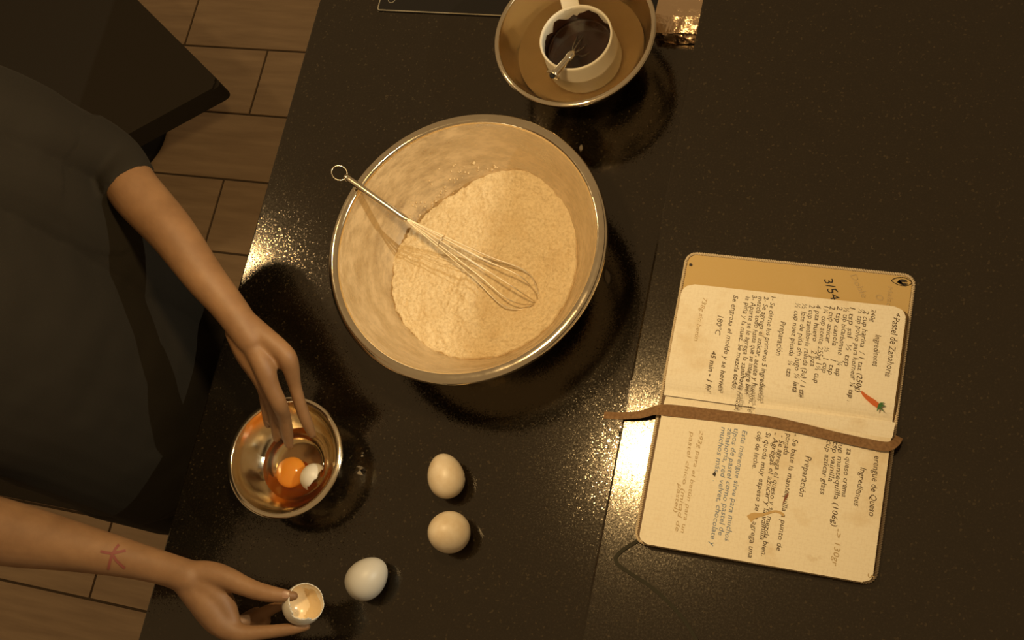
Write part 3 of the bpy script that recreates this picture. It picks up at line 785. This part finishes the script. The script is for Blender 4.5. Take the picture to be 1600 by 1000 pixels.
# lower page
W_('erengue de Queso', 1366, 712, 1357, 806, 0.0098, INK)
W_('Ingredientes', 1345, 730, 1334, 790, 0.0088, INK)
W_('za queso crema', 1323, 700, 1315, 776, E7, INK); W_('cup mantequilla (106g) ', 1311, 688, 1299, 822, E7, INK); W_('-> 130gr', 1306, 826, 1300, 884, 0.009, PENCIL)
W_('tsp vainilla', 1302, 690, 1294, 752, E7, INK); W_('cup azúcar glass', 1292, 688, 1281, 772, E7, INK)
W_('Preparación', 1259, 712, 1248, 775, 0.0095, INK)
W_('- Se bate la mantequilla a punto de', 1240, 678, 1213, 860, E7, INK)
W_('pomada', 1229, 677, 1224, 710, E7, INK)
W_('- Se agrega el queso y se mezcla bien.', 1219, 680, 1189, 868, E7, INK)
W_('- Agregas el azúcar y la vainilla', 1209, 676, 1187, 843, E7, INK)
W_('Si queda muy espeso se le agrega una', 1197, 675, 1168, 871, E7, INK)
W_('cdp de leche.', 1184, 674, 1175, 732, E7, INK)
W_('Este merengue sirve para muchos', 1160, 672, 1132, 845, 0.0084, INKL)
W_('tipos de pastel como pastel de', 1147, 669, 1122, 836, 0.0084, INKL)
W_('zanahoria, red velvet, chocolate y', 1137, 668, 1109, 853, 0.0084, INKL)
W_('muchos más   .', 1127, 667, 1114, 752, 0.0084, INKL)
W_('293g para el betún para un', 1094, 672, 1064, 832, 0.0066, PENCIL)
W_('pastel chico (mitad de', 1079, 674, 1055, 830, 0.0066, PENCIL)
W_('pastel)', 1060, 755, 1052, 800, 0.0066, PENCIL)
W_('5', 1356, 896, 1355, 903, 0.010, PENCIL)
def flat(name, pix, m, z, thick=0.0003):
    P = [at(x, y, z) for x, y in pix]; bm = prism([(p.x, p.y) for p in P], z - 0.0001, z + thick); return part(name, bm, m, nb)
Z1 = PZ + 0.0002
flat('carrot_drawing', [(1345, 612), (1347, 611), (1356, 618), (1366, 624), (1373, 630), (1375, 633), (1373, 636), (1370, 637), (1362, 632), (1353, 624), (1347, 617)], ORANGE, Z1)
for lf in ([(1373, 631), (1376, 629), (1382, 629), (1377, 632), (1384, 634), (1376, 636), (1382, 645), (1375, 638), (1370, 643), (1371, 636)],): flat('carrot_leaves', lf, GREEN, Z1 + 0.0001)
flat('heart_mark', [(1114, 740), (1117, 737), (1119, 740), (1117, 745), (1113, 741)], INKB, Z1)
flat('sauce_stain', [(1222, 790), (1226, 776), (1231, 770), (1232, 773), (1228, 780), (1224, 786)], STAIN, Z1)
st_pts = [at(px, py, Z1) for px, py in ((1170, 811), (1178, 806), (1192, 804), (1203, 801), (1212, 799), (1221, 802), (1225, 806))]
strip([(p.x, p.y, Z1, w) for p, w in zip(st_pts, (0.0040, 0.0034, 0.0016, 0.0013, 0.0012, 0.0014, 0.0012))], 0.002, 0.0002, STAINT, 'grease_stain', nb)
ez = LZ + 0.0002
flat('eye_doodle', [(1401 + 0, 441)] + [(1411 + 7.5 * math.cos(a), 441 + 4.6 * math.sin(a) + 0.12 * 7.5 * math.cos(a)) for a in [2 * math.pi * k / 20 for k in range(20)]][1:], INKB, ez)
eo = [(1411 + 18 * math.cos(a) * (1 if math.cos(a) < 0 else 0.75), 440 + 6.5 * math.sin(a) * abs(math.sin(a)) ** 0.5 + 1.8 * math.cos(a)) for a in [2 * math.pi * k / 28 for k in range(29)]]
ep = [at(x, y, ez) for x, y in eo]
part('eye_outline', tube([(p.x, p.y, ez) for p in ep], 0.0004, 5), INKB, nb)
flat('ink_dots', [(1077, 412), (1080, 411), (1082, 414), (1080, 416), (1077, 415)], INKB, ez)

# ------------------------------------------------------------------ stool at the top left
s0 = at(346, 130, -0.45); e1 = (at(215, 0, -0.45) - s0).normalized(); e1.z = 0; e2 = Vector((e1.y, -e1.x, 0)); e2 = -e2 if e2.y > 0 else e2
e2 = (e2 + e1 * 0.35).normalized()
LA, LB = 0.62, 0.44; sc0 = s0 + e1 * 0.40 + e2 * 0.26
stl = empty('stool', (sc0.x, sc0.y, -0.9)); tag(stl, 'black flat stool seat at top left above the floor planks', 'stool')
cs = [s0, s0 + e1 * LA, s0 + e1 * LA + e2 * LB, s0 + e2 * LB]; outl = []
for k in range(4):
    p0, p1, p2 = cs[k - 1], cs[k], cs[(k + 1) % 4]; a_, b_ = p1 + (p0 - p1).normalized() * 0.02, p1 + (p2 - p1).normalized() * 0.02
    for t in range(7):
        t /= 6; q = a_ * (1 - t) ** 2 + p1 * 2 * t * (1 - t) + b_ * t * t; outl.append((q.x, q.y))
bmq = prism(outl, -0.50, -0.45)
bmesh.ops.bevel(bmq, geom=[e for e in bmq.edges if abs(e.verts[0].co.z - e.verts[1].co.z) < 1e-6 and e.verts[0].co.z > -0.46], offset=0.006, segments=3, affect='EDGES')
part('seat', bmq, BLACKSEAT, stl)
part('column', tube([(sc0.x, sc0.y, -0.5), (sc0.x, sc0.y, -0.88)], 0.025, 20, caps=False), BLACKMET, stl, True)
part('base', lathe([(0.0, -0.878), (0.04, -0.876), (0.12, -0.890), (0.125, -0.8995), (0.0, -0.8995)], 40, sc0.x, sc0.y), BLACKMET, stl, True)

# floor mat where the person stands
fm = obj('floor_mat', box(-2.05, -0.95, 0.165, 0.66, -0.8998, -0.892, 0.003), BLACKSEAT); tag(fm, 'black floor mat under the person beside the counter', 'mat')

# parts of the added board that blocks the ceiling light
part('blocker_board', box(0.382, 0.86, -0.7, 1.9, 0.700, 0.722, 0.002), CABINET, hs)
for yy in (-0.5, 1.7):
    for xx in (0.40, 0.82): part('blocker_rod', tube([(xx, yy, 0.722), (xx, yy, 1.6)], 0.006, 10), BLACKMET, hs)

# ------------------------------------------------------------------ the person
def J(px, py, z, rpx):
    p = at(px, py, z); return (p.x, p.y, p.z, size(rpx, p))
pe = empty('person', (-1.07, 0.285, -0.9)); tag(pe, 'person in black clothes cracking eggs, red star tattoo on one forearm', 'person')
B = bmesh.new()
lsh, rsh = (-1.065, 0.455, 0.430), (-1.105, 0.120, 0.420)
# left arm
smooth_tube([(*lsh, 0.044), (-1.035, 0.488, 0.335, 0.041), J(160, 240, 0.232, 41), J(214, 303, 0.215, 41), J(243, 335, 0.208, 39.5), J(271, 367, 0.202, 37), J(319, 433, 0.185, 32), J(348, 468, 0.174, 28.5), J(372, 500, 0.165, 26.5), J(392, 530, 0.156, 24)], 6, seg=24, bm=B)
# left hand: metacarpals then fingers
def hand(chains):
    for c in chains: smooth_tube([J(*p) for p in c], 5, seg=16, bm=B)
hand([
 [(384, 500, 0.163, 17), (415, 527, 0.154, 17), (440, 548, 0.146, 16), (451, 564, 0.139, 15.5), (460.5, 602, 0.112, 10.9), (468.5, 630, 0.095, 10.3), (478, 657, 0.077, 9.8), (488, 679, 0.060, 7.2)],
 [(376, 512, 0.160, 18), (398, 545, 0.152, 18), (413, 575, 0.146, 17.5), (422.5, 602, 0.134, 14.6), (436, 631, 0.115, 13.2), (444, 652, 0.088, 11.2), (448, 675, 0.066, 10.4), (452, 696, 0.046, 7.2)],
 [(368, 520, 0.152, 17), (386, 555, 0.142, 17), (402, 582, 0.132, 14), (416, 612, 0.112, 11), (425, 636, 0.092, 9.2), (430, 662, 0.070, 8.6), (432, 686, 0.052, 6.6)],
 [(366, 520, 0.142, 15), (382, 555, 0.128, 15), (400, 585, 0.114, 12), (411, 610, 0.098, 9.4), (415, 636, 0.080, 8.4), (418, 652, 0.068, 8.6), (419, 664, 0.058, 6.6)],
 [(368, 512, 0.138, 15), (386, 548, 0.112, 14), (410, 580, 0.092, 11), (428, 604, 0.076, 10), (438, 622, 0.066, 7.5)],
 [(386, 512, 0.158, 18), (410, 545, 0.147, 18), (428, 565, 0.138, 14)],
])
# right arm
smooth_tube([(*rsh, 0.044), (-1.095, 0.088, 0.30, 0.042), J(-70, 812, 0.175, 52), J(-20, 826, 0.160, 53), J(35, 838, 0.148, 49), J(90, 849, 0.138, 42), J(160, 864, 0.126, 34), J(215, 877, 0.116, 28.5), J(262, 890, 0.108, 26), J(298, 903, 0.102, 27)], 6, seg=24, bm=B)
hand([
 [(290, 898, 0.104, 22), (325, 897, 0.100, 21), (352, 903, 0.098, 19), (380, 915, 0.096, 16), (405, 924, 0.094, 14.5), (428, 929, 0.092, 13.0), (448, 931, 0.089, 10.5), (459, 931, 0.087, 8)],
 [(295, 912, 0.098, 24), (325, 945, 0.088, 27), (350, 978, 0.080, 21), (378, 990, 0.076, 15.5), (410, 988, 0.073, 11.8), (440, 985, 0.070, 10.6), (462, 982, 0.068, 9.2), (480, 979, 0.066, 6.6)],
 [(300, 915, 0.090, 24), (328, 950, 0.072, 25), (350, 975, 0.060, 18), (385, 970, 0.047, 11), (412, 957, 0.046, 10), (434, 948, 0.050, 8.5), (447, 944, 0.055, 6)],
 [(300, 915, 0.084, 22), (325, 955, 0.060, 22), (345, 982, 0.045, 15), (378, 985, 0.034, 10), (404, 977, 0.040, 9.0), (417, 971, 0.048, 7.5)],
 [(302, 915, 0.080, 20), (322, 950, 0.052, 20), (345, 972, 0.034, 12), (372, 970, 0.024, 9), (392, 960, 0.030, 8.4), (402, 953, 0.038, 6.5)],
 [(305, 905, 0.098, 24), (330, 920, 0.092, 24), (350, 945, 0.085, 19), (362, 968, 0.080, 14)],
])
# torso, neck, head
tube([(-1.08, 0.285, -0.06), (-1.08, 0.285, 0.10), (-1.085, 0.285, 0.26), (-1.088, 0.287, 0.38), (-1.088, 0.287, 0.44)], [0.11, 0.105, 0.115, 0.12, 0.085], 28, B, flat=(1.25, 0.80), up=(1, 0, 0))
tube([lsh, (-1.088, 0.287, 0.445), rsh], [0.045, 0.060, 0.045], 20, B)
hc = Vector((-1.025, 0.275, 0.625)); HF = Vector((0.80, -0.10, -0.59)).normalized()   # face looks down at the bowl
smooth_tube([(-1.088, 0.287, 0.43, 0.056), (-1.070, 0.284, 0.51, 0.052), (*(hc - Vector((0.02, 0, 0.03))), 0.056)], 5, seg=20, bm=B)
HS = HF.cross(Vector((0, 0, 1))).normalized(); HU = HS.cross(HF)
HR = Matrix((HS, HF, HU)).transposed()
ellipsoid(hc, (0.070, 0.088, 0.098), HR, bm=B); ellipsoid(hc + HF * 0.03 - HU * 0.055, (0.050, 0.055, 0.055), HR, bm=B)
smooth_tube([(*(hc + HF * 0.084 + HU * 0.012), 0.007), (*(hc + HF * 0.100 - HU * 0.016), 0.011), (*(hc + HF * 0.092 - HU * 0.026), 0.012)], 4, seg=12, bm=B)
for s in (-1, 1):
    ellipsoid(hc + HS * s * 0.071 - HU * 0.005, (0.010, 0.020, 0.030), HR, 16, 10, B)
    ellipsoid(hc + HF * 0.079 + HS * s * 0.030 + HU * 0.030, (0.022, 0.008, 0.007), HR, 16, 10, B)
for dz in (-0.058, -0.068): ellipsoid(hc + HF * 0.080 + HU * dz, (0.022, 0.009, 0.006), HR, 16, 10, B)
body_me = remesh(B, 0.0024, 8, 0.5)
body_me.transform(Matrix.Translation(-Vector(pe.location)))
body = link('body', body_me, SKIN, pe, True)
# eyes and hair
for s in (-1, 1):
    part('eye', ellipsoid(hc + HF * 0.076 + HS * s * 0.030 + HU * 0.012, (0.013, 0.011, 0.009), HR, 16, 12), mat('eye white', (0.7, 0.66, 0.6), 0.2), pe, True)
Hb = ellipsoid(hc - HF * 0.022 + HU * 0.024, (0.082, 0.092, 0.096), HR); ellipsoid(hc - HF * 0.10 + HU * 0.0, (0.045, 0.05, 0.05), HR, bm=Hb)
hm = remesh(Hb, 0.006, 4); hm.transform(Matrix.Translation(-Vector(pe.location))); link('hair', hm, HAIR, pe, True)
# shirt
SBM = bmesh.new()
tube([(-1.055, 0.285, -0.16), (-1.055, 0.285, 0.0), (-1.062, 0.285, 0.12), (-1.078, 0.285, 0.26), (-1.085, 0.287, 0.38), (-1.086, 0.287, 0.445)], [0.140, 0.138, 0.134, 0.136, 0.132, 0.100], 32, SBM, flat=(1.28, 0.86), up=(1, 0, 0))
tube([lsh, (-1.088, 0.287, 0.45), rsh], [0.062, 0.080, 0.062], 20, SBM)
sl = spline([(*lsh, 0.068), (-1.035, 0.488, 0.335, 0.064), J(160, 240, 0.232, 50), J(203, 289, 0.216, 45.5)], 6)
tube([p[:3] for p in sl], [p[3] for p in sl], 24, SBM, caps=False)
hemp = at(203, 289, 0.216)
smooth_tube([(*rsh, 0.068), (-1.095, 0.088, 0.33, 0.066), (-1.088, 0.072, 0.245, 0.062)], 6, seg=24, bm=SBM)
smooth_tube([(-1.06, 0.42, 0.40, 0.075), (-1.04, 0.435, 0.25, 0.078), (-1.02, 0.42, 0.10, 0.070), (-1.02, 0.40, -0.08, 0.066)], 6, seg=24, bm=SBM)
shm = remesh(SBM, 0.004, 3)
bmx = bmesh.new(); bmx.from_mesh(shm)
for v in bmx.verts:
    k = noise.noise(v.co * 9) * 0.006 + noise.noise(v.co * 24) * 0.003
    if (v.co - hemp).length > 0.09: v.co += Vector((k, k * 0.5, 0))
bmx.to_mesh(shm); bmx.free(); shm.transform(Matrix.Translation(-Vector(pe.location)))
shirt = link('shirt', shm, SHIRT, pe, True)
# trousers and shoes
TB = bmesh.new()
tube([(-1.07, 0.285, -0.28), (-1.068, 0.285, -0.10), (-1.066, 0.285, -0.02)], [0.135, 0.140, 0.128], 28, TB, flat=(1.30, 0.86), up=(1, 0, 0))
for s in (-1, 1): smooth_tube([(-1.07, 0.285 + s * 0.085, -0.18, 0.092), (-1.065, 0.285 + s * 0.092, -0.42, 0.074), (-1.075, 0.285 + s * 0.096, -0.62, 0.060), (-1.085, 0.285 + s * 0.10, -0.83, 0.052)], 5, seg=20, bm=TB)
tm = remesh(TB, 0.007, 3); tm.transform(Matrix.Translation(-Vector(pe.location))); link('trousers', tm, TROUS, pe, True)
for s in (-1, 1):
    sb_ = bmesh.new(); smooth_tube([(-1.12, 0.285 + s * 0.10, -0.868, 0.032), (-1.07, 0.285 + s * 0.102, -0.862, 0.038), (-1.00, 0.285 + s * 0.108, -0.868, 0.040), (-0.935, 0.285 + s * 0.112, -0.880, 0.026)], 5, seg=20, bm=sb_, flat=(1.1, 0.78))
    zmn = min(v.co.z for v in sb_.verts); bmesh.ops.translate(sb_, verts=sb_.verts, vec=(0, 0, -0.8915 - zmn)); part('shoe', sb_, BLACKSEAT, pe, True)
# tattoo and nails follow the skin
bvh_bm = bmesh.new(); bvh_bm.from_mesh(body_me); bvh_bm.transform(Matrix.Translation(Vector(pe.location))); BV = BVHTree.FromBMesh(bvh_bm); 
EYE = Vector((0, 0, CAM_H))
def on_skin(px, py, lift=0.0005):
    d = (at(px, py, 0.0) - EYE).normalized(); h = BV.ray_cast(EYE, d)
    return (h[0] + h[1] * lift, h[1]) if h[0] else (None, None)
tb_ = bmesh.new()
for st in ([(157, 861.5), (166, 863.5), (176, 865), (186, 862.5), (196, 860.5)], [(186, 851), (181, 857), (176, 865), (172.5, 876), (169.5, 889)], [(177, 868), (182, 876), (188, 881.5), (195, 887.5)]):
    for (xa, ya), (xb, yb) in zip(st, st[1:]):
        n = 4
        for k in range(n):
            q = []
            dx, dy = xb - xa, yb - ya; l = math.hypot(dx, dy); nx, ny = -dy / l * 2.1, dx / l * 2.1
            for tt, sg in ((k / n, -1), (k / n, 1), ((k + 1.25) / n, 1), ((k + 1.25) / n, -1)):
                p, _n = on_skin(xa + dx * tt + nx * sg, ya + dy * tt + ny * sg); q.append(p)
            if all(q): tb_.faces.new([tb_.verts.new(p) for p in q])
tt_ = part('tattoo', tb_, REDINK, pe); tt_['label'] = 'red star-shaped tattoo'
def nail(px, py, along, w_px, l_px):
    p, n = on_skin(px, py, 0.0003)
    if not p: return
    a = at(px + along[0], py + along[1], p.z) - at(px, py, p.z); a = (a - n * a.dot(n)).normalized(); b = n.cross(a)
    w, l = size(w_px, p) / 2, size(l_px, p) / 2; bm = bmesh.new(); top, rim = [], []
    c = bm.verts.new(p + n * 0.0006)
    for k in range(16):
        t = 2 * math.pi * k / 16; cx, sy = math.copysign(abs(math.cos(t)) ** 0.7, math.cos(t)), math.copysign(abs(math.sin(t)) ** 0.7, math.sin(t))
        rim.append(bm.verts.new(p + a * l * cx + b * w * sy - n * 0.0008 * abs(sy)))
    for k in range(16): bm.faces.new((c, rim[k], rim[(k + 1) % 16]))
    part('fingernail', bm, NAILM, pe, True)
nail(418.5, 661, (2, 10), 8, 10)
nail(446, 929, (10, 1), 12, 12)
bvh_bm.free()

# broken egg held between thumb and finger
def cut_open(c):
    return c.z > 0.0085 + 0.007 * noise.noise(Vector((math.atan2(c.y, c.x) * 1.3, 2.0, 0.7))) + 0.0022 * noise.noise(Vector((c.x * 260, c.y * 260, 3.0))) + 0.10 * c.x
hp = at(475, 943, 0.074)
zx = Vector((0.60, 0.38, 0.68)).normalized(); zy = Vector((0, 0, 1)).cross(zx).normalized(); zw = zx.cross(zy)
Ms = Matrix.Translation(hp) @ Matrix((zy, zw, zx)).transposed().to_4x4()
hs_o = shell_obj('broken_eggshell', shell_bm(cut_open, 0.060, 0.0460, 72, 54), None, Ms, EGGP, SHELLIN, 0.0009,
                 lambda c: c.z > -0.004 + 0.010 * noise.noise(Vector((c.x * 90, c.y * 90, 1.0))) and c.y < 0.012)
tag(hs_o, 'opened empty eggshell held between thumb and finger of the lower hand', 'eggshell')

# ------------------------------------------------------------------ sub-parts under the part they belong to
up_p = {o.name.split('.')[0]: o for o in nb.children}
for o in list(nb.children):
    k = o.name.split('.')[0]
    if k in ('handwriting', 'carrot_drawing', 'carrot_leaves', 'heart_mark', 'sauce_stain', 'grease_stain', 'eye_doodle', 'eye_outline', 'ink_dots'):
        c = sum((v.co for v in o.data.vertices), Vector()) / len(o.data.vertices)
        o.parent = up_p['cover_lining'] if c.z < 0.008 else (up_p['upper_page'] if c.y > 0 else up_p['lower_page'])
for o in list(pe.children):
    if o.name.split('.')[0] in ('fingernail', 'tattoo', 'eye', 'hair'): o.parent = body
for r in (wk, mw):
    hnd = [o for o in r.children if o.name.split('.')[0] == 'handle'][0]
    for o in list(r.children):
        if o.name.split('.')[0] in ('hanging_ring', 'end_plug', 'handle_collar'): o.parent = hnd
